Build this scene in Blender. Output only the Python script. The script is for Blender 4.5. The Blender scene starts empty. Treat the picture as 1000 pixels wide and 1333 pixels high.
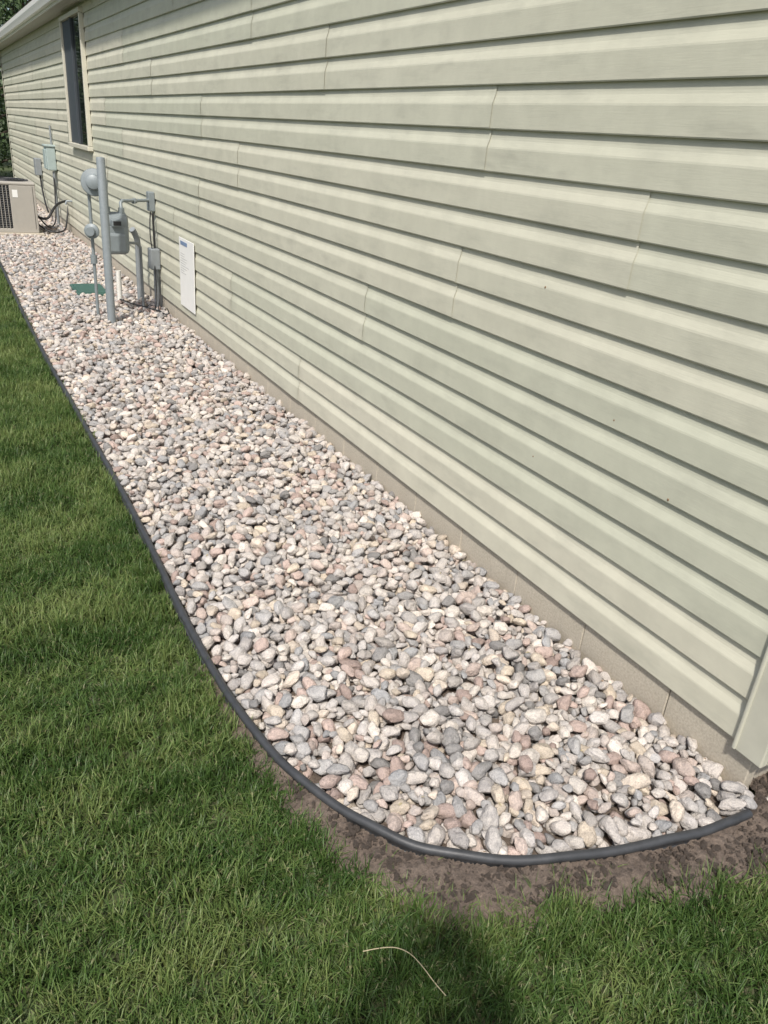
import bpy, bmesh, math, random
import numpy as np
from mathutils import Vector, Matrix, noise
random.seed(7); rng=np.random.default_rng(7)
scn=bpy.context.scene
GZ=-0.055          # true ground level (grass tips / rock tops end near z=0)
WX=1.855           # wall plane of the house side
S=0.1425           # siding course
Z0=0.12            # bottom of siding
H_SOFF=2.80
Y_NEAR=0.88; Y_FAR=21.7

# ------------------------------------------------------------------ helpers
def link(o,parent=None):
    scn.collection.objects.link(o)
    if parent: o.parent=parent
    return o
def empty(name):
    e=bpy.data.objects.new(name,None); e.empty_display_size=0.2
    return link(e)
def mesh_obj(name,verts,faces,mat=None,parent=None,smooth=False):
    me=bpy.data.meshes.new(name); me.from_pydata([tuple(v) for v in verts],[],[tuple(f) for f in faces]); me.update()
    if mat: me.materials.append(mat)
    if smooth: me.polygons.foreach_set('use_smooth',[True]*len(me.polygons))
    o=bpy.data.objects.new(name,me); return link(o,parent)
def box(name,c,s,mat,parent=None,bev=0.0,rot=None):
    bm=bmesh.new(); bmesh.ops.create_cube(bm,size=1.0)
    bmesh.ops.scale(bm,vec=s,verts=bm.verts)
    if bev>0: bmesh.ops.bevel(bm,geom=bm.edges[:],offset=bev,segments=2,affect='EDGES',profile=0.5)
    me=bpy.data.meshes.new(name); bm.to_mesh(me); bm.free(); me.materials.append(mat)
    o=bpy.data.objects.new(name,me); o.location=c
    if rot: o.rotation_euler=rot
    return link(o,parent)
def lathe(name,prof,p0,axis,mat,parent=None,seg=28):
    ax=Vector(axis).normalized(); t=Vector((0,0,1)) if abs(ax.z)<.9 else Vector((1,0,0))
    a=ax.cross(t).normalized(); b=ax.cross(a)
    V=[];F=[]
    for r,h in prof:
        for i in range(seg):
            th=2*math.pi*i/seg
            V.append(Vector(p0)+ax*h+(a*math.cos(th)+b*math.sin(th))*r)
    for k in range(len(prof)-1):
        for i in range(seg):
            j=(i+1)%seg
            F.append((k*seg+i,k*seg+j,(k+1)*seg+j,(k+1)*seg+i))
    F.append(tuple(range(seg-1,-1,-1))); F.append(tuple((len(prof)-1)*seg+i for i in range(seg)))
    o=mesh_obj(name,V,F,mat,parent)
    for p in o.data.polygons: p.use_smooth=len(p.vertices)==4
    try: o.data.set_sharp_from_angle(angle=math.radians(40))
    except Exception: pass
    return o
def tube(name,pts,r,mat,parent=None,smooth_path=False):
    cu=bpy.data.curves.new(name,'CURVE'); cu.dimensions='3D'; cu.bevel_depth=r; cu.bevel_resolution=3; cu.use_fill_caps=True
    if smooth_path:
        sp=cu.splines.new('NURBS'); sp.points.add(len(pts)-1)
        for i,p in enumerate(pts): sp.points[i].co=(*p,1)
        sp.use_endpoint_u=True; sp.order_u=3; sp.resolution_u=6
    else:
        sp=cu.splines.new('POLY'); sp.points.add(len(pts)-1)
        for i,p in enumerate(pts): sp.points[i].co=(*p,1)
    cu.materials.append(mat)
    o=bpy.data.objects.new(name,cu); return link(o,parent)

class NT:
    def __init__(s,name):
        s.m=bpy.data.materials.new(name); s.m.use_nodes=True; s.t=s.m.node_tree; s.n=s.t.nodes; s.l=s.t.links
        s.b=s.n['Principled BSDF']; s.out=s.n['Material Output']
    def new(s,ty,**kw):
        n=s.n.new(ty)
        for k,v in kw.items(): setattr(n,k,v)
        return n
    def lk(s,a,b): s.l.new(a,b)
    def coord(s,kind='Object',scale=(1,1,1)):
        tc=s.new('ShaderNodeTexCoord'); mp=s.new('ShaderNodeMapping'); mp.inputs['Scale'].default_value=scale
        s.lk(tc.outputs[kind],mp.inputs['Vector']); return mp.outputs['Vector']
    def noise(s,vec,scale,detail=4,rough=.55,dist=0):
        n=s.new('ShaderNodeTexNoise'); n.inputs['Scale'].default_value=scale; n.inputs['Detail'].default_value=detail
        n.inputs['Roughness'].default_value=rough; n.inputs['Distortion'].default_value=dist
        if vec is not None: s.lk(vec,n.inputs['Vector'])
        return n.outputs['Fac']
    def ramp(s,fac,stops,interp='LINEAR'):
        r=s.new('ShaderNodeValToRGB'); cr=r.color_ramp; cr.interpolation=interp
        while len(cr.elements)<len(stops): cr.elements.new(0.5)
        for e,(p,c) in zip(cr.elements,stops):
            e.position=p; e.color=(c[0],c[1],c[2],1) if isinstance(c,(tuple,list)) else (c,c,c,1)
        s.lk(fac,r.inputs['Fac']); return r.outputs['Color']
    def mix(s,a,b,fac,mode='MIX'):
        m=s.new('ShaderNodeMix',data_type='RGBA',blend_type=mode)
        for sock,v in ((m.inputs['Factor'],fac),(m.inputs[6],a),(m.inputs[7],b)):
            if isinstance(v,bpy.types.NodeSocket): s.lk(v,sock)
            elif isinstance(v,(tuple,list)): sock.default_value=(v[0],v[1],v[2],1)
            else: sock.default_value=v
        return m.outputs[2]
    def math(s,op,a,b=0.5):
        m=s.new('ShaderNodeMath',operation=op)
        for i,v in enumerate((a,b)):
            if isinstance(v,bpy.types.NodeSocket): s.lk(v,m.inputs[i])
            else: m.inputs[i].default_value=v
        return m.outputs[0]
    def bump(s,h,strength=.3,dist=.01):
        b=s.new('ShaderNodeBump'); b.inputs['Strength'].default_value=strength; b.inputs['Distance'].default_value=dist
        s.lk(h,b.inputs['Height']); s.lk(b.outputs['Normal'],s.b.inputs['Normal']); return b
    def col(s,c):
        if isinstance(c,bpy.types.NodeSocket): s.lk(c,s.b.inputs['Base Color'])
        else: s.b.inputs['Base Color'].default_value=(c[0],c[1],c[2],1)
    def rough(s,r): s.b.inputs['Roughness'].default_value=r
def simple(name,c,rough=.5,metal=0,var=.15,nscale=12,bump=.0):
    m=NT(name); v=m.coord(); n=m.noise(v,nscale,5)
    m.col(m.mix(tuple(x*(1-var) for x in c),tuple(min(1,x*(1+var)) for x in c),n)); m.rough(rough)
    m.b.inputs['Metallic'].default_value=metal
    if bump: m.bump(m.noise(v,nscale*12,3),bump,.002)
    return m.m

# ------------------------------------------------------------------ materials
def mat_siding():
    m=NT('vinyl_siding'); v=m.coord()
    big=m.noise(v,.9,4); med=m.noise(v,6,4,.65)
    base=m.mix((.465,.463,.372),(.55,.542,.448),big)
    at=m.new('ShaderNodeAttribute'); at.attribute_name='tint'
    base=m.mix(base,m.ramp(at.outputs['Fac'],[(0,(.93,.95,.93)),(1,(1.05,1.03,1.02))]),1,'MULTIPLY')
    vs=m.coord(scale=(1,1.2,5)); g=m.noise(vs,2.2,5,.7)
    gm=m.ramp(g,[(.50,0.0),(.72,.42)])
    c=m.mix(base,(.35,.35,.285),gm)
    smu=m.noise(m.coord(scale=(1,.55,2.2)),3.3,3,.6); c=m.mix(c,(.27,.26,.215),m.ramp(smu,[(.66,0.0),(.76,.35)]))
    sp=m.ramp(med,[(.35,.94),(.65,1.04)])
    c=m.mix(c,sp,1.0,'MULTIPLY')
    m.col(c); m.rough(.55); m.b.inputs['Specular IOR Level'].default_value=.3
    vg=m.coord(scale=(1,5,95)); grain=m.noise(vg,2.2,4,.6,.6)
    wav=m.noise(v,2.0,2)
    m.bump(m.math('ADD',m.math('MULTIPLY',grain,.18),wav),.24,.01)
    return m.m
def mat_concrete():
    m=NT('foundation_concrete'); v=m.coord(); 
    n=m.noise(v,7,6,.7); f=m.noise(v,120,3,.7)
    c=m.mix((.38,.34,.265),(.52,.475,.39),n)
    c=m.mix(c,m.ramp(f,[(.3,.78),(.7,1.1)]),1,'MULTIPLY')
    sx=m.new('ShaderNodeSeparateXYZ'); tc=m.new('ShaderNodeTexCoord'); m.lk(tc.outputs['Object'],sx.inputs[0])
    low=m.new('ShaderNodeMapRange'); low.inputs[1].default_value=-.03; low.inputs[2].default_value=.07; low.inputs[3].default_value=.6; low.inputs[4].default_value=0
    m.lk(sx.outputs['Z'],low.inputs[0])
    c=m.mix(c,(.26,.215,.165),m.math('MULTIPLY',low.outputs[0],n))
    m.col(c); m.rough(.92); m.bump(m.math('ADD',f,n),.5,.003); return m.m
def mat_stone():
    m=NT('river_stone')
    oi=m.new('ShaderNodeObjectInfo'); tc=m.new('ShaderNodeTexCoord')
    add=m.new('ShaderNodeVectorMath',operation='ADD'); mul=m.new('ShaderNodeVectorMath',operation='SCALE')
    cmb=m.new('ShaderNodeCombineXYZ')
    for i in range(3): m.lk(oi.outputs['Random'],cmb.inputs[i])
    m.lk(cmb.outputs[0],mul.inputs[0]); mul.inputs['Scale'].default_value=57
    m.lk(tc.outputs['Object'],add.inputs[0]); m.lk(mul.outputs[0],add.inputs[1]); v=add.outputs[0]
    pal=[(.55,.51,.47),(.45,.43,.41),(.50,.42,.375),(.37,.365,.36),(.63,.585,.53),(.49,.46,.43),(.33,.335,.34),(.54,.475,.39),
         (.42,.40,.385),(.48,.385,.345),(.59,.55,.51),(.25,.245,.24),(.46,.44,.42),(.36,.285,.255),(.55,.515,.47),(.40,.395,.39),(.57,.505,.43),(.47,.42,.385),(.53,.505,.48),(.41,.385,.36)]
    c=m.ramp(oi.outputs['Random'],[(i/len(pal),p) for i,p in enumerate(pal)],'CONSTANT')
    r2=m.math('FRACT',m.math('MULTIPLY',oi.outputs['Random'],173.3))
    c=m.mix(c,m.ramp(r2,[(0,.84),(1,1.14)]),1,'MULTIPLY')
    n1=m.noise(v,1.6,3,.6,.5); n2=m.noise(v,9,4,.75)
    c=m.mix(c,m.ramp(n1,[(.3,(.82,.81,.81)),(.7,(1.12,1.10,1.07))]),1,'MULTIPLY')
    c=m.mix(c,m.ramp(n2,[(.32,(.55,.53,.52)),(.5,(1,1,1)),(.7,(1.25,1.22,1.18))]),.75,'MULTIPLY')
    m.col(c); m.rough(.78); m.b.inputs['Specular IOR Level'].default_value=.25
    m.bump(m.math('ADD',m.noise(v,3,2),m.math('MULTIPLY',n2,.35)),.4,.15)
    return m.m
def mat_soil():
    m=NT('soil'); v=m.coord(); n=m.noise(v,9,6,.7); f=m.noise(v,90,5,.75)
    c=m.mix((.085,.062,.047),(.225,.178,.142),n)
    c=m.mix(c,m.ramp(f,[(.3,.55),(.7,1.3)]),1,'MULTIPLY')
    m.col(c); m.rough(.97); m.bump(m.math('ADD',f,m.noise(v,35,4,.7)),.95,.01); return m.m
def mat_lawn():
    m=NT('lawn_ground'); v=m.coord(); n=m.noise(v,.6,5,.6); f=m.noise(v,40,5,.75)
    c=m.mix((.050,.085,.024),(.09,.125,.04),n)
    c=m.mix(c,(.10,.085,.05),m.ramp(f,[(.45,0.0),(.62,.75)]))
    m.col(c); m.rough(.95); m.bump(f,.8,.02); return m.m
def mat_grass():
    m=NT('grass_blade'); oi=m.new('ShaderNodeObjectInfo'); geo=m.new('ShaderNodeNewGeometry')
    mp=m.new('ShaderNodeMapping'); mp.inputs['Scale'].default_value=(.8,1.9,1); mp.inputs['Rotation'].default_value=(0,0,.5); m.lk(geo.outputs['Position'],mp.inputs['Vector'])
    big=m.noise(mp.outputs['Vector'],1.9,4,.62)
    fine=m.noise(geo.outputs['Position'],60,1)
    f=m.math('ADD',m.math('MULTIPLY',big,.80),m.math('MULTIPLY',oi.outputs['Random'],.20))
    c=m.ramp(f,[(.37,(.046,.098,.020)),(.50,(.095,.165,.040)),(.62,(.200,.262,.085))])
    dry=m.math('MULTIPLY',m.math('GREATER_THAN',fine,.655),.55)
    c=m.mix(c,(.38,.35,.20),dry)
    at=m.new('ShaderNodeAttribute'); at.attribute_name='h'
    c=m.mix(m.mix(c,(.58,.53,.42),1,'MULTIPLY'),c,at.outputs['Fac'])  # blade bases darkened in the colour, painted occlusion between the blades
    m.col(c); m.rough(.5); m.b.inputs['Specular IOR Level'].default_value=.35
    tr=m.new('ShaderNodeBsdfTranslucent'); m.lk(c,tr.inputs['Color'])
    mx=m.new('ShaderNodeMixShader'); mx.inputs[0].default_value=.3
    m.lk(m.b.outputs[0],mx.inputs[1]); m.lk(tr.outputs[0],mx.inputs[2]); m.lk(mx.outputs[0],m.out.inputs['Surface'])
    return m.m
def mat_leaf():
    m=NT('tree_leaf'); v=m.coord(); n=m.noise(v,.8,3); 
    c=m.mix((.020,.042,.012),(.06,.10,.025),n); m.col(c); m.rough(.6)
    return m.m
M_sid=mat_siding(); M_conc=mat_concrete(); M_stone=mat_stone(); M_soil=mat_soil(); M_lawn=mat_lawn(); M_grass=mat_grass(); M_leaf=mat_leaf()
M_trim=simple('corner_trim_vinyl',(.46,.455,.375),.45,bump=.05)
M_white=simple('white_vinyl',(.76,.76,.73),.4,var=.05)
M_soff=simple('soffit_vinyl',(.52,.50,.45),.5,var=.06)
M_roof=simple('asphalt_shingle',(.09,.08,.075),.9,nscale=60,bump=.5)
M_frame=simple('window_frame_vinyl',(.55,.53,.44),.4,var=.05)
M_edge=simple('black_poly_edging',(.040,.042,.045),.5,var=.6,nscale=25,bump=.25)
M_galv=simple('galvanised_post',(.24,.27,.285),.5,.2,nscale=30,bump=.1)
M_meter=simple('meter_grey_paint',(.21,.24,.25),.45,.1,nscale=25,bump=.08)
M_cond=simple('grey_pvc_conduit',(.22,.24,.25),.5,nscale=20)
M_black=simple('black_cable',(.015,.015,.016),.5)
M_pvc=simple('white_pvc',(.68,.67,.62),.4)
M_green=simple('green_plastic_lid',(.040,.100,.080),.6,bump=.1)
M_ac=simple('ac_beige_paint',(.36,.34,.30),.45,var=.08)
M_acd=simple('ac_louver_dark',(.075,.078,.082),.5)
M_box=simple('utility_box_paint',(.33,.40,.39),.45)
M_bark=simple('bark',(.08,.06,.045),.95,nscale=15,bump=.6)
M_blue=simple('sign_print',(.16,.23,.36),.5)
M_text=simple('sign_text',(.50,.50,.48),.5)
M_straw=simple('dry_straw',(.36,.31,.19),.7)
M_dleaf=simple('dead_leaf',(.20,.13,.075),.8,var=.4,nscale=80)
g=NT('window_glass'); g.col((.010,.014,.014)); g.rough(.03); g.b.inputs['Specular IOR Level'].default_value=.6; M_glass=g.m
M_screen=simple('insect_screen',(.045,.055,.065),.6)

# ------------------------------------------------------------------ bed outline (world metres)
edge=[(.60,21.5),(.61,14.0),(.615,10.3),(.59,8.0),(.587,6.0),(.60,5.0),(.612,4.06),(.615,3.4),(.611,2.865),(.598,2.45),(.600,2.07),(.612,1.82),(.641,1.614),
      (.672,1.48),(.718,1.357),(.772,1.25),(.837,1.15),(.918,1.08),(1.008,1.02),(1.12,.968),(1.234,.931),(1.37,.893),(1.499,.865),(1.60,.846),(1.69,.838),(1.775,.838)]
def catmull(P,n=8):
    P=[Vector(p) for p in P]; Q=[P[0]*2-P[1]]+P+[P[-1]*2-P[-2]]; out=[]
    for i in range(1,len(Q)-2):
        for k in range(n):
            t=k/n; a,b,c,d=Q[i-1],Q[i],Q[i+1],Q[i+2]
            out.append(.5*((2*b)+(c-a)*t+(2*a-5*b+4*c-d)*t*t+(3*b-a-3*c+d)*t**3))
    out.append(P[-1]); return out
EP=catmull(edge,8); EA=np.array([(p.x,p.y) for p in EP])
POLY=np.vstack([EA,[(WX+.03,.90),(WX+.03,21.5)]])
def inside(P,poly=POLY):
    x,y=P[:,0],P[:,1]; r=np.zeros(len(P),bool); n=len(poly); j=n-1
    for i in range(n):
        xi,yi=poly[i]; xj,yj=poly[j]
        c=((yi>y)!=(yj>y))&(x<(xj-xi)*(y-yi)/((yj-yi) if yj!=yi else 1e-9)+xi); r^=c; j=i
    return r
def dist_edge(P):
    d=np.full(len(P),1e9)
    for a,b in zip(EA[:-1],EA[1:]):
        ab=b-a; L=(ab@ab)+1e-12; t=np.clip(((P-a)@ab)/L,0,1); q=a+t[:,None]*ab
        d=np.minimum(d,np.hypot(P[:,0]-q[:,0],P[:,1]-q[:,1]))
    return d
def soil_w(P):
    y=P[:,1]; x=P[:,0]
    w=np.interp(y,[0,1.05,1.22,1.36,1.50,1.75,2.0],[.122,.098,.072,.042,.018,.008,.0])
    w=w+ .022*np.sin(x*9)*(w>.05)+.012*np.sin(x*31+1)*(w>.03)
    return w
def is_soil(P):
    d=dist_edge(P); 
    s=(~inside(P))&(d<soil_w(P))
    s|=(P[:,0]>1.70)&(P[:,1]>.725)&(P[:,1]<.95)&(~inside(P))
    return s

# ------------------------------------------------------------------ geometry-node scatter
def scatter(name,P,ROT,SCL,IDX,sources,parent=None):
    col=bpy.data.collections.new(name+'_kinds')
    for o in sources: col.objects.link(o)
    me=bpy.data.meshes.new(name); me.vertices.add(len(P)); me.vertices.foreach_set('co',np.asarray(P,np.float32).ravel())
    a=me.attributes.new('rot','FLOAT_VECTOR','POINT'); a.data.foreach_set('vector',np.asarray(ROT,np.float32).ravel())
    a=me.attributes.new('scl','FLOAT_VECTOR','POINT'); a.data.foreach_set('vector',np.asarray(SCL,np.float32).ravel())
    a=me.attributes.new('kind','INT','POINT'); a.data.foreach_set('value',np.asarray(IDX,np.int32))
    ob=bpy.data.objects.new(name,me); link(ob,parent)
    ng=bpy.data.node_groups.new(name+'_gn','GeometryNodeTree')
    ng.interface.new_socket('Geometry',in_out='INPUT',socket_type='NodeSocketGeometry'); ng.interface.new_socket('Geometry',in_out='OUTPUT',socket_type='NodeSocketGeometry')
    N=ng.nodes; L=ng.links
    gi=N.new('NodeGroupInput'); go=N.new('NodeGroupOutput'); ci=N.new('GeometryNodeCollectionInfo'); ci.inputs['Collection'].default_value=col
    ci.inputs['Separate Children'].default_value=True; ci.inputs['Reset Children'].default_value=True
    iop=N.new('GeometryNodeInstanceOnPoints'); iop.inputs['Pick Instance'].default_value=True
    def attr(nm,ty):
        n=N.new('GeometryNodeInputNamedAttribute'); n.data_type=ty; n.inputs['Name'].default_value=nm
        return n.outputs['Attribute']
    e=N.new('FunctionNodeEulerToRotation'); L.new(attr('rot','FLOAT_VECTOR'),e.inputs[0])
    L.new(gi.outputs[0],iop.inputs['Points']); L.new(ci.outputs[0],iop.inputs['Instance']); L.new(e.outputs[0],iop.inputs['Rotation'])
    L.new(attr('scl','FLOAT_VECTOR'),iop.inputs['Scale']); L.new(attr('kind','INT'),iop.inputs['Instance Index']); L.new(iop.outputs[0],go.inputs[0])
    md=ob.modifiers.new('scatter','NODES'); md.node_group=ng
    return ob

# ------------------------------------------------------------------ ground
mesh_obj('ground_lawn',[(-200,-200,GZ),(200,-200,GZ),(200,200,GZ),(-200,200,GZ)],[(0,1,2,3)],M_lawn)

# ------------------------------------------------------------------ river rock bed
bed=empty('river_rock_bed')
base=mesh_obj('bed_base',[(x,y,GZ+.004) for x,y in POLY],[tuple(range(len(POLY)))],M_soil,bed)
def stone_mesh(i):
    bm=bmesh.new(); bmesh.ops.create_icosphere(bm,subdivisions=3,radius=1.0)
    off=Vector((i*13.1,i*7.7,i*3.3)); k=.24+.20*random.random()
    sh=Vector((1,.68+.24*random.random(),.50+.22*random.random()))
    cuts=[(Vector((random.gauss(0,1),random.gauss(0,1),random.gauss(0,1))).normalized(),.58+.25*random.random()) for _ in range(6)]
    for v in bm.verts:
        d=v.co.normalized(); r=1+k*noise.noise(d*1.1+off)+.13*noise.noise(d*2.6+off)
        p=d*r
        for nrm,h in cuts:
            q=p.dot(nrm)-h
            if q>0: p-=nrm*q*.70
        v.co=Vector((p.x*sh.x,p.y*sh.y,p.z*sh.z))
    me=bpy.data.meshes.new('pebble'); bm.to_mesh(me); bm.free(); me.materials.append(M_stone)
    me.polygons.foreach_set('use_smooth',[True]*len(me.polygons))
    return bpy.data.objects.new('pebble_%02d'%i,me)
stones=[stone_mesh(i) for i in range(20)]
RES=.005; BX0,BX1=.5,1.9
def pile(y0,y1,n,rlo,rhi,seed,power=1.6):
    r_=np.random.default_rng(seed)
    nx=int((BX1-BX0)/RES)+1; ny=int((y1-y0)/RES)+1
    Hm=np.full((nx,ny),GZ,np.float32)
    M=n*9
    cand=np.column_stack([r_.uniform(BX0+.03,BX1-.03,M),r_.uniform(y0+.03,y1-.03,M)])
    de=dist_edge(cand)
    ok=inside(cand)&(de>.020)&(cand[:,0]<WX-.002)&~((abs(cand[:,0]-1.325)<.165)&(abs(cand[:,1]-8.62)<.27)); cand=cand[ok]; de=de[ok]
    out=[]; ci=0; K=6
    patches={}
    while ci+K<len(cand) and len(out)<n:
        a=rlo+(rhi-rlo)*r_.random()**power
        c=a*r_.uniform(.5,.68); R=int(a*.86/RES)
        if R not in patches:
            g=np.arange(-R,R+1); xx,yy=np.meshgrid(g,g,indexing='ij'); d2=(xx**2+yy**2)/(R+.5)**2
            patches[R]=(d2<1,np.sqrt(np.clip(1-d2,0,1)))
        mask,prof=patches[R]; best=None
        for k in range(K):
            if de[ci+k]<.010+a*.85: continue
            x,y=cand[ci+k]; i=int((x-BX0)/RES); j=int((y-y0)/RES)
            if i-R<0 or j-R<0 or i+R>=nx or j+R>=ny: continue
            hp=Hm[i-R:i+R+1,j-R:j+R+1]
            vals=(hp+c*prof)[mask]; q=int(len(vals)*.82); z=np.partition(vals,q)[q]
            if best is None or z<best[0]: best=(z,x,y,i,j,k)
        ci+=K
        if best is None: continue
        z,x,y,i,j,k=best
        sl=Hm[i-R:i+R+1,j-R:j+R+1]; np.maximum(sl,np.where(mask,z+c*prof,-1),out=sl)
        out.append((x,y,z,a))
    return np.array(out)
parts=[pile(.80,4.2,6000,.0145,.0345,1,1.9),pile(4.15,9.5,8200,.0155,.035,2,1.9),pile(9.45,21.4,11500,.020,.036,3)]
SP=np.vstack(parts); n=len(SP)
rot=np.column_stack([rng.normal(0,.36,n),rng.normal(0,.36,n),rng.uniform(0,6.28,n)])
s=SP[:,3]; scl=np.column_stack([s*rng.uniform(.95,1.25,n),s*rng.uniform(.9,1.12,n),s*rng.uniform(.9,1.15,n)])
scatter('river_rocks',SP[:,:3],rot,scl,rng.integers(0,20,n),stones,bed)
lr=np.array([(1.93,.80,GZ+.03),(1.99,.76,GZ+.03),(1.90,.85,GZ+.02),(2.06,.82,GZ+.03),(2.12,.75,GZ+.025),(2.02,.86,GZ+.02),(2.2,.82,GZ+.02),(1.955,.855,GZ+.06)])
scatter('loose_rocks',lr,rng.uniform(-.5,.5,(8,3)),np.array([[.045]*3,[.035]*3,[.03]*3,[.04]*3,[.03]*3,[.035]*3,[.04]*3,[.04]*3]),[4,0,6,10,4,2,8,10],[o.copy() for o in stones],bed)
def flake(i):
    V=[];F=[];n_=5
    for k in range(n_+1):
        t=k/n_; w_=.42*math.sin(math.pi*min(1,t*.92+.04)); zz=.25*math.sin(t*3+i)+.1*t
        V+=[(t*2-1,-w_,zz+.12),(t*2-1,0,zz),(t*2-1,w_,zz+.12)]
    for k in range(n_):
        q=3*k; F+=[(q,q+3,q+4,q+1),(q+1,q+4,q+5,q+2)]
    me=bpy.data.meshes.new('flake'); me.from_pydata(V,[],F); me.materials.append(M_dleaf if i%2 else M_straw); return bpy.data.objects.new('flake_%d'%i,me)
sel=rng.choice(np.nonzero((SP[:,1]<9)&(SP[:,2]>np.percentile(SP[:,2],55)))[0],330,replace=False)
FP=SP[sel,:3].copy(); FP[:,2]+=SP[sel,3]*.62; fs=rng.uniform(.003,.009,len(sel))
scatter('leaf_litter',FP,np.column_stack([rng.normal(0,.3,len(sel)),rng.normal(0,.3,len(sel)),rng.uniform(0,6.28,len(sel))]),np.column_stack([fs,fs*rng.uniform(.3,1,len(sel)),fs]),rng.integers(0,4,len(sel)),[flake(i) for i in range(4)],bed)

# ------------------------------------------------------------------ edging
def sweep(name,path,prof,mat,parent=None):
    V=[];F=[];m=len(prof)
    for i,p in enumerate(path):
        a=path[max(0,i-1)]; b=path[min(len(path)-1,i+1)]; t=(Vector(b)-Vector(a)).normalized(); nrm=Vector((t.y,-t.x))
        for o,z in prof:
            w=.0022*math.sin(i*.37)+.003*math.sin(i*.11)
            V.append((p[0]+nrm.x*o,p[1]+nrm.y*o,z+w))
    for i in range(len(path)-1):
        for k in range(m):
            k2=(k+1)%m; F.append((i*m+k,i*m+k2,(i+1)*m+k2,(i+1)*m+k))
    F.append(tuple(range(m))); F.append(tuple((len(path)-1)*m+k for k in range(m-1,-1,-1)))
    o=mesh_obj(name,V,F,mat,parent,True)
    try:o.data.set_sharp_from_angle(angle=math.radians(50))
    except Exception: pass
    return o
edg=empty('lawn_edging')
R=.0125; zc=-.003
prof=[(R*math.cos(t),zc+R*math.sin(t)) for t in np.linspace(-.25*math.pi,1.25*math.pi,15)]
prof+=[(-.005,zc-.014),(-.004,zc-.026),(-.009,zc-.030),(-.004,zc-.034),(-.004,-.10),(.004,-.10),(.004,zc-.034),(.009,zc-.030),(.004,zc-.026),(.005,zc-.014)]
EPs=[(p.x,p.y) for p in EP]
sweep('edging_strip',EPs,prof,M_edge,edg)
ci=min(range(len(EPs)),key=lambda i:abs(EPs[i][1]-2.42))
R2=.0145; sleeve=[(R2*math.cos(t),zc+R2*math.sin(t)) for t in np.linspace(-.25*math.pi,1.25*math.pi,15)]
sweep('edging_connector',EPs[ci-1:ci+2],sleeve,M_edge,edg)

# ------------------------------------------------------------------ soil
gx=np.arange(.3,2.9,.007); gy=np.arange(.45,2.1,.007); XX,YY=np.meshgrid(gx,gy,indexing='ij')
P=np.column_stack([XX.ravel(),YY.ravel()])
d=dist_edge(P); ins=inside(P); w=soil_w(P)+.05
corner=(P[:,0]>1.70)&(P[:,1]>.67)&(P[:,1]<.97)
m=((~ins)&(d<w))|(corner&~ins)
z=np.empty(len(P)); 
for i in np.nonzero(m)[0]:
    x,y=P[i]; q=Vector((x,y,0))
    e=np.clip((w[i]-d[i])/.06,0,1) if not corner[i] else 1
    z[i]=GZ+.003+e*(.026+.013*noise.noise(q*9)+.013*abs(noise.noise(q*28))+.011*abs(noise.noise(q*70)))
ids=-np.ones(len(P),int); ids[m]=np.arange(m.sum()); V=np.column_stack([P[m],z[m]])
I=ids.reshape(XX.shape)
A,B,C,D=I[:-1,:-1],I[1:,:-1],I[1:,1:],I[:-1,1:]; okf=(A>=0)&(B>=0)&(C>=0)&(D>=0)
F=np.column_stack([A[okf],B[okf],C[okf],D[okf]]).tolist()
soil=empty('soil_strip'); mesh_obj('soil_surface',V.tolist(),F,M_soil,soil,True)
def clod(i):
    o=stone_mesh(50+i); 
    for v in o.data.vertices: v.co*=1+.5*noise.noise(v.co*2.5+Vector((i,0,0)))
    o.data.materials.clear(); o.data.materials.append(M_soil); o.name='clod_%d'%i; return o
cl=[clod(i) for i in range(4)]
Q=np.column_stack([rng.uniform(.4,2.4,90000),rng.uniform(.6,1.9,90000)]); Q=Q[is_soil(Q)&(dist_edge(Q)>.013)][:2600]
cs=.0022+.011*rng.random(len(Q))**4
scatter('soil_clods',np.column_stack([Q,np.full(len(Q),GZ+.034)]),rng.uniform(0,6.28,(len(Q),3)),np.column_stack([cs,cs,cs]),rng.integers(0,4,len(Q)),cl,soil)

# ------------------------------------------------------------------ grass
def tuft(i,nb=13,rad=.027):
    V=[];F=[];Hh=[]
    for b in range(nb):
        a=random.random()*6.283; rr=rad*math.sqrt(random.random()); bx,by=rr*math.cos(a),rr*math.sin(a)
        L=random.uniform(.035,.078); th=random.random()*6.283; lean=random.uniform(.2,1.7); wd=random.uniform(.0010,.0020)
        dx,dy=math.cos(th),math.sin(th); px,py=-dy,dx; x,y,z=bx,by,0; ang=lean*.25; n0=len(V); seg=4; cv=random.uniform(-.5,.5)
        for k in range(seg+1):
            t=k/seg; ww=wd*(1-t**2.2)+.0001
            V+= [(x+px*ww,y+py*ww,z),(x-px*ww,y-py*ww,z)]; Hh+=[t,t]
            st=L/seg; ang2=ang+lean*t*1.1; ddx=dx+px*cv*t; ddy=dy+py*cv*t
            x+=ddx*math.sin(ang2)*st; y+=ddy*math.sin(ang2)*st; z+=math.cos(ang2)*st
        for k in range(seg): q=n0+2*k; F.append((q,q+1,q+3,q+2))
    me=bpy.data.meshes.new('tuft'); me.from_pydata(V,[],F); me.materials.append(M_grass)
    at=me.attributes.new('h','FLOAT','POINT'); at.data.foreach_set('value',[min(1,h*1.3) for h in Hh])
    me.polygons.foreach_set('use_smooth',[True]*len(me.polygons))
    return bpy.data.objects.new('grass_tuft_%d'%i,me)
tufts=[tuft(i) for i in range(14)]
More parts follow.
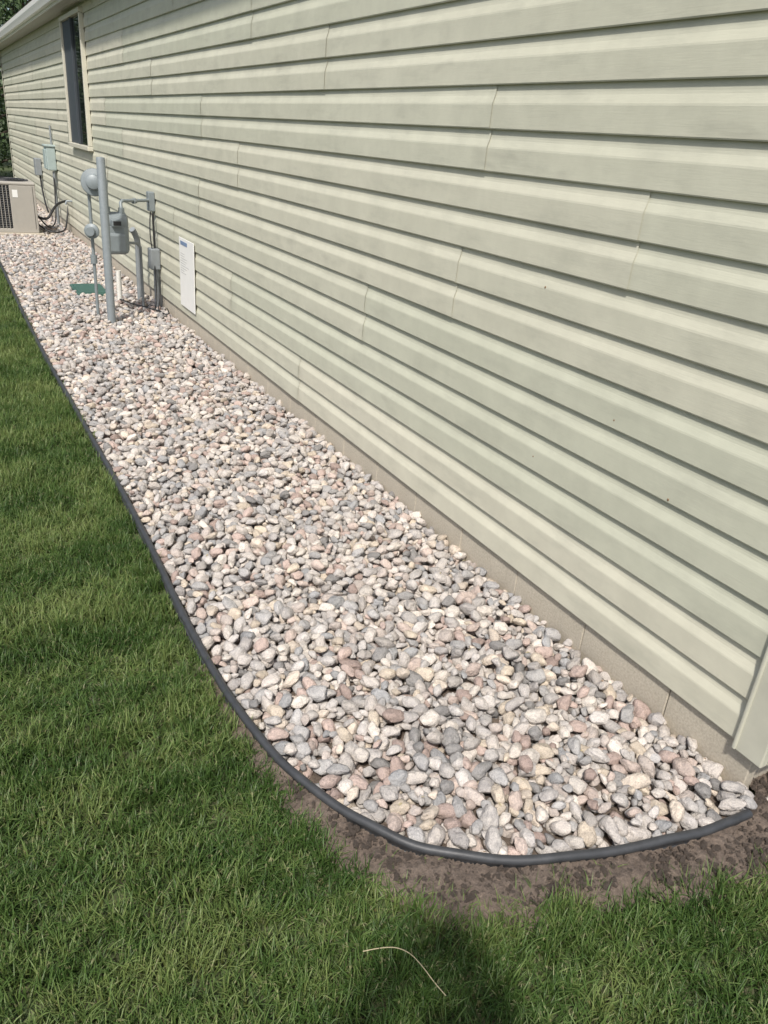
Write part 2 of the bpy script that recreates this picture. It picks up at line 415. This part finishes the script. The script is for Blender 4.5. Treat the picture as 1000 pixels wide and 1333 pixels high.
def region(x0,x1,y0,y1,dens,sc):
    n=int((x1-x0)*(y1-y0)*dens); P=np.column_stack([rng.uniform(x0,x1,n),rng.uniform(y0,y1,n)])
    ins=inside(P); d=dist_edge(P); ok=(~ins)&(d>.010)&~((P[:,0]>WX-.03)&(P[:,1]>.86))
    P=P[ok]; d=d[ok]; jit=rng.normal(0,.018,len(P))
    so=(d+jit<soil_w(P))|((P[:,0]>1.72)&(P[:,1]+jit>.72))
    keep=~so|(rng.random(len(P))<.03)
    P=P[keep]; return np.column_stack([P,np.full(len(P),sc)])
G=np.vstack([region(-.4,2.6,.3,1.2,2200,1.0),region(-.4,.7,1.2,3.6,2100,1.0),region(-.6,.62,3.6,7,1500,1.14),region(-1.0,.62,7,13,800,1.4),
   region(-2.5,.6,13,24,260,2.0),region(-3,-.4,-1.5,3.6,400,1.3),region(-3,-.6,3.6,7,300,1.4),region(-.4,2.6,-.8,.3,600,1.15),region(-3,-1.0,7,13,220,1.6),region(2.6,5,-.8,.8,200,1.5)])
n=len(G); hv=np.array([noise.noise(Vector((x*3,y*3,0)))+.8*noise.noise(Vector((x*11,y*11,5))) for x,y,_ in G]); hs=G[:,2]*(1+.42*hv)*rng.uniform(.75,1.15,n)
tx=.42*np.array([noise.noise(Vector((x*5,y*5,20))) for x,y,_ in G]); ty=.42*np.array([noise.noise(Vector((x*5,y*5,40))) for x,y,_ in G])
az=rng.uniform(0,6.28,n)
rot=np.column_stack([rng.normal(0,.15,n)+tx,rng.normal(0,.15,n)+ty,az])
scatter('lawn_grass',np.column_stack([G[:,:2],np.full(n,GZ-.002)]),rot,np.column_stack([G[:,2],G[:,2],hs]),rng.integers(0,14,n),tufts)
tube('dry_grass_stalk',[(.60,.93,.008),(.655,.915,.014),(.69,.885,.012),(.70,.84,.013),(.705,.80,.010),(.715,.77,.004)],.0011,M_straw,None,True)

# ------------------------------------------------------------------ house
house=empty('house')
CP=[(.000,.000),(.0120,-.001),(.0140,.003),(.0135,.078),(.0125,.084),(.0045,.108),(.0030,.116),(.0005,S+.002)]
def wob(y,z): return .0020*noise.noise(Vector((y*1.3,z*2.1,3.0)))+.0008*noise.noise(Vector((y*5,z*6,9.0)))
def siding(name,y0,y1,z0,nc,seams,fn,parent):
    V=[];F=[];T=[]
    for dc in range(0,nc,2):
        br=[y0]+[q for q in seams(dc) if y0+.3<q<y1-.3]+[y1]
        for a,b in zip(br[:-1],br[1:]):
            first=(a==y0); aa=a if first else a-.03; tint=random.random(); tz=.0012*random.uniform(-1,1)
            n=max(2,int((b-aa)/.16)); ys=[aa+(b-aa)*i/n for i in range(n+1)]
            rows=[]
            for k in range(min(2,nc-dc)):
                for o,zz in CP: rows.append((o,z0+(dc+k)*S+zz+(tz if .001<o else 0)))
            n0=len(V); m=len(rows)
            for y in ys:
                lift=0 if first else .0035*math.exp(-(y-aa)/.6)
                for o,zz in rows:
                    V.append(fn(o+lift+wob(y,zz)*(1 if o>.002 else .3),y,zz))
            for i in range(n):
                for k in range(m-1):
                    F.append((n0+i*m+k,n0+(i+1)*m+k,n0+(i+1)*m+k+1,n0+i*m+k+1)); T.append(tint)
    o=mesh_obj(name,V,F,M_sid,parent); at=o.data.attributes.new('tint','FLOAT','FACE'); at.data.foreach_set('value',T); return o
def seams(dc):
    tab={8:1.79,10:2.62,4:3.5,6:2.72,2:5.6,0:4.3,12:4.1,14:5.2,16:3.3}
    s=tab.get(dc,3); return [s+3.66*k for k in range(0,7)]
NC=19
siding('side_wall_siding',Y_NEAR+.09,Y_FAR-.08,Z0,NC,seams,lambda o,y,z:(WX-o,y,min(z,H_SOFF)),house)
siding('front_wall_siding',WX+.08,11.0,Z0,NC,seams,lambda o,y,z:(y,Y_NEAR+.02-o,min(z,H_SOFF)),house)
box('wall_core',((WX+11.2)/2+.01,(Y_NEAR+Y_FAR)/2+.03,(Z0+H_SOFF)/2+.02),(11.2-WX-.01,Y_FAR-Y_NEAR-.08,H_SOFF-Z0),M_trim,house)
fx=WX+.004
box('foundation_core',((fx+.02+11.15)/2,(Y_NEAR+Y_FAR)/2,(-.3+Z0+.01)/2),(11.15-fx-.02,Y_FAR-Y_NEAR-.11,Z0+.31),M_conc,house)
bm=bmesh.new()
y=Y_NEAR+.04
while y<Y_FAR-.1:
    L=.40 if y>Y_NEAR+.05 else .32
    r=bmesh.ops.create_cube(bm,size=1.0)
    bmesh.ops.scale(bm,vec=(.04,L-.003,Z0+.235),verts=r['verts']); bmesh.ops.translate(bm,vec=(fx+.02+random.uniform(-.0008,.0008),y+L/2,(-.25+Z0-.003)/2),verts=r['verts'])
    y+=L
bmesh.ops.bevel(bm,geom=[e for e in bm.edges],offset=.003,segments=1,affect='EDGES')
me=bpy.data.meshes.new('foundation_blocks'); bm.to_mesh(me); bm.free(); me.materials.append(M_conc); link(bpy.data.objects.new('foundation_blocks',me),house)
def corner(name,cy,sgn):
    zt=H_SOFF; zb=Z0-.02; h=zt-zb; zc=(zt+zb)/2
    box(name+'_side',(WX-.010,cy+sgn*.048,zc),(.030,.096,h),M_trim,house,.004)
    box(name+'_front',(WX+.052,cy+.004*sgn,zc),(.092,.028,h),M_trim,house,.004)
    box(name+'_bead',(WX-.014,cy+sgn*.090,zc+.001),(.034,.012,h),M_trim,house,.004)
corner('corner_post_near',Y_NEAR,1); corner('corner_post_far',Y_FAR,-1)
OV=.20
box('soffit',(WX-OV/2,(Y_NEAR+Y_FAR)/2,H_SOFF+.01),(OV+.02,Y_FAR-Y_NEAR+.6,.02),M_soff,house)
bm=bmesh.new(); y=Y_NEAR-.2
while y<Y_FAR+.2:
    r=bmesh.ops.create_cube(bm,size=1.0); bmesh.ops.scale(bm,vec=(OV-.02,.10,.008),verts=r['verts']); bmesh.ops.translate(bm,vec=(WX-OV/2-.005,y,H_SOFF-.003),verts=r['verts']); y+=.13
me=bpy.data.meshes.new('soffit_ribs'); bm.to_mesh(me); bm.free(); me.materials.append(M_soff); link(bpy.data.objects.new('soffit_ribs',me),house)
box('fascia',(WX-OV-.012,(Y_NEAR+Y_FAR)/2,H_SOFF+.075),(.02,Y_FAR-Y_NEAR+.62,.17),M_white,house,.003)
gp=[(0,0),(-.05,0),(-.06,.03),(-.075,.07),(-.08,.12),(-.074,.12),(-.069,.075),(-.052,.035),(-.044,.01),(-.01,.01),(-.01,.12),(0,.12)]
V=[];F=[]
for y in (Y_NEAR-.3,Y_FAR+.3):
    for gx_,gz_ in gp: V.append((WX-OV-.023+gx_,y,H_SOFF+.02+gz_))
n_=len(gp)
for k in range(n_): F.append((k,(k+1)%n_,n_+(k+1)%n_,n_+k))
mesh_obj('gutter',V,F,M_white,house)
x0=WX-OV-.04; z0=H_SOFF+.17; xr=6.5; zr=4.9; x2=11.6
V=[(x0,Y_NEAR-.3,z0),(x0,Y_FAR+.3,z0),(xr,Y_FAR+.3,zr),(xr,Y_NEAR-.3,zr),(x2,Y_FAR+.3,z0),(x2,Y_NEAR-.3,z0)]
V+=[(a,b,c+.03) for a,b,c in V]
mesh_obj('roof',V,[(0,1,2,3),(3,2,4,5),(6,9,8,7),(9,11,10,8),(0,6,7,1),(5,4,10,11),(0,3,9,6),(3,5,11,9),(1,7,8,2),(2,8,10,4)],M_roof,house)
mesh_obj('gable',[(WX+.02,Y_NEAR+.03,H_SOFF),(11.1,Y_NEAR+.03,H_SOFF),(11.1,Y_NEAR+.03,H_SOFF+.3),(6.5,Y_NEAR+.03,4.85),(WX+.02,Y_NEAR+.03,H_SOFF+.3)],[(0,1,2,3,4)],M_sid,house)
mesh_obj('gable_far',[(WX+.02,Y_FAR-.03,H_SOFF),(11.1,Y_FAR-.03,H_SOFF),(11.1,Y_FAR-.03,H_SOFF+.3),(6.5,Y_FAR-.03,4.85),(WX+.02,Y_FAR-.03,H_SOFF+.3)],[(0,1,2,3,4)],M_sid,house)
# window
wy0,wy1,wz0,wz1=10.85,12.35,1.24,2.74
fw=.05; xf=WX-.038
def wbar(nm,cy,cz,sy,sz,mat=M_frame,xx=None,t=.06): box(nm,(xf if xx is None else xx,cy,cz),(t,sy,sz),mat,house,.006)
wbar('window_sill',(wy0+wy1)/2,wz0+fw/2,wy1-wy0,fw,t=.075); wbar('window_head',(wy0+wy1)/2,wz1-fw/2,wy1-wy0,fw)
wbar('window_jamb_near',wy0+fw/2,(wz0+wz1)/2,fw,wz1-wz0-2*fw-.004,t=.05); wbar('window_jamb_far',wy1-fw/2,(wz0+wz1)/2,fw,wz1-wz0-2*fw-.004,t=.05)
wbar('window_meeting_rail',(wy0+wy1)/2,(wz0+wz1)/2,.035,wz1-wz0-2*fw-.004,M_screen,t=.035)
box('window_pane',(WX-.026,(wy0+wy1)/2,(wz0+wz1)/2),(.006,wy1-wy0-.05,wz1-wz0-.05),M_glass,house)
box('window_screen',(WX-.034,(wy0+wy1)/2+.36,(wz0+wz1)/2),(.003,.66,wz1-wz0-.11),M_screen,house)
bm=bmesh.new()
for (y,z,r) in [(2.14,1.20,.004),(2.05,.60,.003),(1.70,.86,.003),(1.42,.70,.004),(3.1,.99,.003)]:
    q=bmesh.ops.create_icosphere(bm,subdivisions=2,radius=r); bmesh.ops.scale(bm,vec=(.5,1,1.2),verts=q['verts']); bmesh.ops.translate(bm,vec=(WX-.0140,y,z),verts=q['verts'])
me=bpy.data.meshes.new('siding_nicks'); bm.to_mesh(me); bm.free(); me.materials.append(M_dleaf); link(bpy.data.objects.new('siding_nicks',me),house)

# ------------------------------------------------------------------ gas meter & bollard
b=empty('bollard_post')
lathe('post_tube',[(.035,0),(.035,1.37),(.032,1.380),(.0,1.384)],(1.262,7.12,GZ),(0,0,1),M_galv,b)
gm=empty('gas_meter')
tube('riser',[(1.20,7.42,GZ),(1.20,7.42,.66)],.014,M_meter,gm)
lathe('service_valve',[(.028,0),(.028,.07)],(1.20,7.42,.45),(0,0,1),M_meter,gm)
tube('riser_upper',[(1.20,7.42,.66),(1.20,7.42,1.04)],.014,M_meter,gm)
lathe('regulator_body',[(.0,-.045),(.05,-.045),(.06,-.02),(.105,-.012),(.110,0),(.105,.012),(.065,.02),(.055,.06),(.03,.07),(0,.07)],(1.235,7.33,1.12),(-.35,-1,.1),M_meter,gm)
lathe('regulator_neck',[(.03,0),(.03,.08)],(1.215,7.41,1.02),(.2,-.3,1),M_meter,gm)
lathe('shutoff_disc',[(.0,-.03),(.055,-.03),(.062,-.01),(.062,.01),(.04,.02),(.035,.05),(0,.05)],(1.185,7.33,.73),(-.5,-1,0),M_meter,gm)
tube('pipe_top',[(1.235,7.36,1.13),(1.32,7.40,1.13),(1.34,7.41,1.10),(1.34,7.42,.90)],.016,M_meter,gm)
box('meter_case',(1.40,7.44,.67),(.22,.16,.28),M_meter,gm,.045)
box('meter_case_front',(1.40,7.362,.63),(.17,.05,.17),M_meter,gm,.022)
lathe('meter_shoulder',[(.06,-.105),(.082,-.09),(.085,.0),(.082,.09),(.06,.105)],(1.40,7.44,.80),(1,0,0),M_meter,gm)
box('index_box',(1.40,7.345,.80),(.09,.05,.06),M_meter,gm,.008)
box('index_dial',(1.40,7.3185,.80),(.065,.006,.035),M_black,gm,.001)
lathe('swivel_in',[(.026,0),(.026,.05)],(1.34,7.42,.87),(0,0,1),M_meter,gm,8)
lathe('swivel_out',[(.026,0),(.026,.05)],(1.46,7.42,.87),(0,0,1),M_meter,gm,8)
tube('house_line',[(1.46,7.42,.88),(1.46,7.43,.96),(1.48,7.46,.975),(1.79,7.80,.96),(1.86,7.82,.96)],.015,M_meter,gm)
tube('tee_line',[(1.48,7.50,.62),(1.62,7.62,.60),(1.66,7.66,.56),(1.66,7.66,.10),(1.66,7.66,GZ)],.013,M_cond,gm)
lathe('union_a',[(.024,0),(.024,.04)],(1.60,7.59,.965),(.68,.73,0),M_meter,gm,8)
wc=empty('electrical_conduit')
box('wall_flange_box',(WX-.045,7.82,.95),(.06,.09,.17),M_meter,wc,.008)
tube('conduit_pipe',[(WX-.05,7.70,GZ),(WX-.05,7.70,.38)],.026,M_cond,wc)
box('junction_box',(WX-.06,7.72,.45),(.09,.13,.19),M_cond,wc,.01)
tube('conduit_riser',[(WX-.05,7.72,.54),(WX-.05,7.74,.86)],.010,M_black,wc)
tube('conduit_big',[(1.72,8.06,GZ),(1.72,8.06,.42),(1.72,8.03,.60),(1.66,7.98,.68)],.028,M_cond,wc,True)
tube('ground_wire',[(1.80,7.8,.86),(1.76,7.74,.70),(1.79,7.66,.40),(1.77,7.58,.05),(1.70,7.42,.03),(1.78,7.28,.03),(1.66,7.5,.04),(1.55,7.75,.03),(1.50,7.95,.03)],.006,M_black,wc,True)
tube('ground_wire_loop',[(1.82,7.62,.3),(1.80,7.60,.06),(1.72,7.35,.03),(1.80,7.15,.03),(1.83,7.45,.04)],.005,M_black,wc,True)
pv=empty('white_vent_pipe'); lathe('vent_tube',[(.024,0),(.024,.34),(.020,.34),(.020,.30)],(1.52,8.05,GZ),(0,0,1),M_pvc,pv)
vb=empty('valve_box')
box('valve_box_rim',(1.325,8.62,-.018),(.31,.52,.06),M_green,vb,.008); box('valve_box_lid',(1.325,8.62,.014),(.27,.47,.010),M_green,vb,.004)
sg=empty('wall_sign')
xs=WX-.026
box('sign_sheet',(xs,6.70,.47),(.006,.44,.57),M_white,sg,.002)
box('sign_header',(xs-.0045,6.77,.715),(.002,.20,.03),M_blue,sg)
for k in range(9):
    L=random.uniform(.1,.24); box('sign_line_%d'%k,(xs-.0042,6.88-L/2,.63-k*.02),(.0015,L,.005),M_text,sg)
ub=empty('utility_box')
box('box_case',(WX-.085,14.3,.98),(.14,.26,.34),M_box,ub,.015); box('box_cover',(WX-.165,14.3,.97),(.02,.24,.28),M_box,ub,.006)
box('box_hood',(WX-.09,14.3,1.165),(.17,.29,.03),M_box,ub,.008)
tube('box_conduit',[(WX-.06,14.22,.8),(WX-.06,14.22,GZ)],.022,M_cond,ub); tube('box_conduit_up',[(WX-.04,14.36,1.15),(WX-.04,14.36,1.45)],.016,M_cond,ub)
box('disconnect_box',(WX-.07,16.2,.75),(.11,.2,.28),M_cond,ub,.012)
tube('disconnect_cable',[(WX-.05,16.2,.6),(WX-.07,15.8,.2),(WX-.12,14.9,.12)],.014,M_black,ub,True)
tube('hose_bib',[(WX-.01,12.9,.48),(WX-.09,12.9,.48),(WX-.11,12.9,.43)],.014,M_galv,ub)
# AC condenser
ac=empty('air_conditioner_unit')
ax0,ax1,ay0,ay1,az1=.63,1.35,12.92,13.64,.70
cx,cy=(ax0+ax1)/2,(ay0+ay1)/2
box('pad',(cx,cy,-.012),(.86,.86,.06),M_conc,ac,.01)
box('core_coil',(cx,cy,.34),(.62,.62,.62),M_acd,ac,.02)
box('base_pan',(cx,cy,.045),(.73,.73,.06),M_ac,ac,.012)
box('top_cap',(cx,cy,az1-.02),(.74,.74,.05),M_ac,ac,.018)
for px,py in ((ax0+.02,ay0+.02),(ax1-.02,ay0+.02),(ax0+.02,ay1-.02),(ax1-.02,ay1-.02)): box('corner_column',(px,py,.36),(.05,.05,.60),M_ac,ac,.01)
box('service_panel',(ax1-.18,ay0+.006,.36),(.32,.022,.60),M_ac,ac,.008)
box('service_label',(ax1-.27,ay0-.0075,.55),(.07,.002,.10),M_white,ac)
for k in range(19):
    zz=.095+k*.0305
    box('louver_f',(ax0+.20,ay0+.012,zz),(.34,.02,.010),M_acd,ac,0,(.5,0,0)); 
    box('louver_l',(ax0+.012,cy,zz),(.02,.66,.012),M_ac,ac,0,(0,.5,0)); box('louver_r',(ax1-.012,cy+.0,zz),(.02,.66,.012),M_ac,ac,0,(0,-.5,0))
for k in range(7): box('grille_bar',(ax0+.06+k*.047,ay0-.001,.36),(.008,.008,.58),M_ac,ac)
for k in range(7): 
    r=.06+k*.042; tube('fan_guard',[(cx+r*math.cos(t),cy+r*math.sin(t),az1+.016) for t in np.linspace(0,2*math.pi,33)],.003,M_black,ac)
lathe('fan_opening',[(.32,0),(.32,.004)],(cx,cy,az1+.006),(0,0,1),M_acd,ac)
tube('line_set',[(1.34,13.1,.25),(1.48,13.05,.16),(1.60,13.15,.34),(1.72,13.35,.42),(1.84,13.4,.44)],.018,M_black,ac,True)
tube('line_set_small',[(1.34,13.15,.15),(1.45,13.0,.04),(1.6,12.95,.03),(1.74,13.1,.04),(1.80,13.3,.16),(1.85,13.4,.36)],.012,M_black,ac,True)
tube('power_whip',[(1.34,13.3,.30),(1.5,13.3,.05),(1.66,13.7,.03),(1.76,14.1,.15),(1.79,14.22,.75)],.011,M_black,ac,True)

# ------------------------------------------------------------------ background trees
def make_tree_mesh(seed):
    r=random.Random(seed); V=[];F=[];mi=[]
    def limb(a,b,ra,rb):
        a=Vector(a);b=Vector(b);d=(b-a).normalized();t=d.cross(Vector((.3,.9,.1))).normalized();u=d.cross(t);n0=len(V)
        for p,rr in ((a,ra),(b,rb)):
            for i in range(7): th=i*2*math.pi/7; V.append(p+(t*math.cos(th)+u*math.sin(th))*rr)
        for i in range(7): j=(i+1)%7; F.append((n0+i,n0+j,n0+7+j,n0+7+i)); mi.append(0)
    H=r.uniform(6.5,9); limb((0,0,-.1),(.1,.05,H*.45),.2,.13); limb((.1,.05,H*.45),(0,.1,H*.9),.13,.04)
    tips=[]
    for k in range(30):
        z=H*(.06+.84*k/30); th=k*2.4; L=(1-abs(z/H-.38)*1.0)*r.uniform(1.6,2.8)
        e=Vector((L*math.cos(th),L*math.sin(th),z+L*.35)); limb((.05,.05,z*.9),e,.05,.015)
        for q in range(3): tips.append((Vector((.05,.05,z*.9)).lerp(e,.4+.3*q),r.uniform(.45,.85)))
    for c,R_ in tips:
        for _ in range(95):
            d=Vector((r.gauss(0,1),r.gauss(0,1),r.gauss(0,.8))).normalized()*R_*r.random()**.4; p=c+d
            a=Vector((r.gauss(0,1),r.gauss(0,1),r.gauss(0,1))).normalized(); b_=a.cross(Vector((r.gauss(0,1),r.gauss(0,1),r.gauss(0,1)))).normalized(); s_=r.uniform(.05,.10)
            n0=len(V); V.extend([p-a*s_,p+b_*s_*.5,p+a*s_,p-b_*s_*.5]); F.append((n0,n0+1,n0+2,n0+3)); mi.append(1)
    me=bpy.data.meshes.new('deciduous_tree'); me.from_pydata([tuple(v) for v in V],[],F); me.materials.append(M_bark); me.materials.append(M_leaf); me.polygons.foreach_set('material_index',mi); return me
tm=[make_tree_mesh(1),make_tree_mesh(2),make_tree_mesh(3)]
k=0
for (x,y,sc) in [(1.6,25.5,.75),(-1.6,28,1),(3.5,31,1.05),(-6,34,1.1),(-9.5,31,1),(-13,36,1.2),(-4,40,1.25),(1,36,1.3),(-18,30,1.1),(-16,22,1),(6.5,36,1.2),(-22,14,1.2)]:
    o=bpy.data.objects.new('deciduous_tree',tm[k%3]); o.location=(x,y,GZ); o.scale=(sc,)*3; o.rotation_euler=(0,0,k*1.3); link(o); k+=1

# ------------------------------------------------------------------ photographer standing behind the camera (its shadow is in the picture)
ph=empty('photographer')
Fd=Vector((.511,.860,0)); Rt=Vector((.860,-.511,0)); O=Vector((0,0,GZ))-Fd*.27
def W(r,f,z): return O+Rt*r+Fd*f+Vector((0,0,z))
M_skin=simple('skin',(.52,.33,.25),.5,var=.05); M_shirt=simple('shirt_cloth',(.10,.13,.20),.85); M_jean=simple('jeans_cloth',(.05,.07,.12),.9); M_hair=simple('hair',(.04,.025,.015),.7); M_shoe=simple('shoe',(.06,.06,.06),.6)
P_=[];E_=[];Rr=[]
def J(p,r,par=None):
    P_.append(W(*p)); Rr.append(r); i=len(P_)-1
    if par is not None: E_.append((par,i))
    return i
pel=J((0,0,.98),.135); ab=J((0,.0,1.10),.13,pel); ch=J((0,-.02,1.32),.155,ab); uc=J((0,-.03,1.47),.125,ch); nk=J((0,-.03,1.55),.058,uc); hb=J((0,-.02,1.62),.075,nk); hd=J((0,-.02,1.70),.092,hb); J((0,-.03,1.77),.070,hd)
for sg_ in (-1,1):
    hp=J((sg_*.09,0,.92),.095,pel); kn=J((sg_*.11,.01,.50),.062,hp); an=J((sg_*.12,-.01,.10),.042,kn); he=J((sg_*.12,.02,.045),.042,an); J((sg_*.13,.15,.035),.034,he)
    sh=J((sg_*.20,-.02,1.47),.070,uc); el=J((sg_*.275,.10,1.29),.048,sh); wr=J((sg_*.110,.205,1.52),.030,el); pm=J((sg_*.072,.232,1.585),.032,wr)
    for q in range(4):
        kx=J((sg_*(.056),.250,1.60+.020*q-.01),.0095,pm); ky=J((sg_*.046,.2605,1.605+.021*q-.01),.0085,kx); J((sg_*.030,.256,1.607+.021*q-.01),.0075,ky)
    t1=J((sg_*.055,.225,1.60),.011,pm); J((sg_*.022,.222,1.62),.009,t1)
me=bpy.data.meshes.new('body'); me.from_pydata([tuple(p) for p in P_],E_,[]); bo=bpy.data.objects.new('body',me); link(bo,ph)
sk=bo.modifiers.new('skin','SKIN'); sk.use_smooth_shade=True
for i,v in enumerate(me.skin_vertices[0].data): v.radius=(Rr[i],Rr[i]*(.78 if i in (pel,ab,ch,uc) else 1)); v.use_root=(i==pel)
ss=bo.modifiers.new('sub','SUBSURF'); ss.levels=2; ss.render_levels=2
dg=bpy.context.evaluated_depsgraph_get(); me2=bpy.data.meshes.new_from_object(bo.evaluated_get(dg)); bo.modifiers.clear(); bo.data=me2
me2.materials.clear()
for mm in (M_skin,M_shirt,M_jean,M_shoe,M_hair): me2.materials.append(mm)
for p in me2.polygons:
    c=p.center; q=c-O; f=q.dot(Fd); r_=abs(q.dot(Rt)); zz=c.z-GZ
    if zz<.11: p.material_index=3
    elif zz<1.02 : p.material_index=2
    elif zz<1.53 and f<.14: p.material_index=1
    else: p.material_index=0
    if zz>1.71 and f<.03 or (zz>1.62 and f<-.04 and r_<.1): p.material_index=4
    p.use_smooth=True
for sg_ in (-1,1):
    lathe('eye',[(0,-.009),(.011,-.004),(.012,0),(.008,.006),(0,.007)],W(sg_*.032,.066,1.695),Fd,M_white,ph,12)
    lathe('ear',[(0,-.008),(.018,-.006),(.026,.002),(.018,.008),(0,.006)],W(sg_*.095,-.02,1.68),Rt*sg_,M_skin,ph,12)
lathe('nose',[(.016,0),(.014,.015),(.004,.03),(0,.031)],W(0,.06,1.665),Fd,M_skin,ph,10)
lathe('mouth',[(.022,0),(.018,.006),(0,.008)],W(0,.052,1.625),Fd,M_skin,ph,12)
camR=Vector((.8761,-.4752,.0816)); camU=Vector((.1407,.4138,.8994)); camF=Vector((.4612,.7765,-.4295))
pho=box('phone',(0,0,0),(.074,.152,.008),M_black,ph,.003); mt=Matrix((camR,camU,-camF)).transposed().to_4x4(); mt.translation=Vector((0,0,1.6))-camF*.022-camU*.03; pho.matrix_world=mt

# ------------------------------------------------------------------ light
sd=Vector((.665,.747,0)).normalized(); EL=math.radians(52.5)
w=bpy.data.worlds.new('World'); scn.world=w; w.use_nodes=True; nt=w.node_tree; bg=nt.nodes['Background']; sky=nt.nodes.new('ShaderNodeTexSky'); sky.sky_type='NISHITA'; sky.sun_disc=False
sky.sun_elevation=EL; sky.sun_rotation=math.atan2(-sd.x,-sd.y)%(2*math.pi); sky.dust_density=3.0; nt.links.new(sky.outputs[0],bg.inputs[0]); bg.inputs[1].default_value=.15
sl=bpy.data.lights.new('sun','SUN'); sl.energy=4.6; sl.angle=math.radians(3.0); sl.color=(1,.955,.89); so=bpy.data.objects.new('sun',sl); link(so)
ldir=Vector((sd.x*math.cos(EL),sd.y*math.cos(EL),-math.sin(EL))); so.rotation_euler=ldir.to_track_quat('-Z','Y').to_euler(); so.location=(-5,-5,8)
# ------------------------------------------------------------------ camera
cam=bpy.data.cameras.new('camera'); co=bpy.data.objects.new('camera',cam); link(co); cam.sensor_fit='VERTICAL'; cam.sensor_height=36; cam.lens=27.0; cam.clip_start=.03; cam.clip_end=500
mt=Matrix((camR,camU,-camF)).transposed().to_4x4(); mt.translation=Vector((0,0,1.6)); co.matrix_world=mt; scn.camera=co
scn.view_settings.view_transform='Standard'; scn.view_settings.look='None'; scn.view_settings.exposure=0
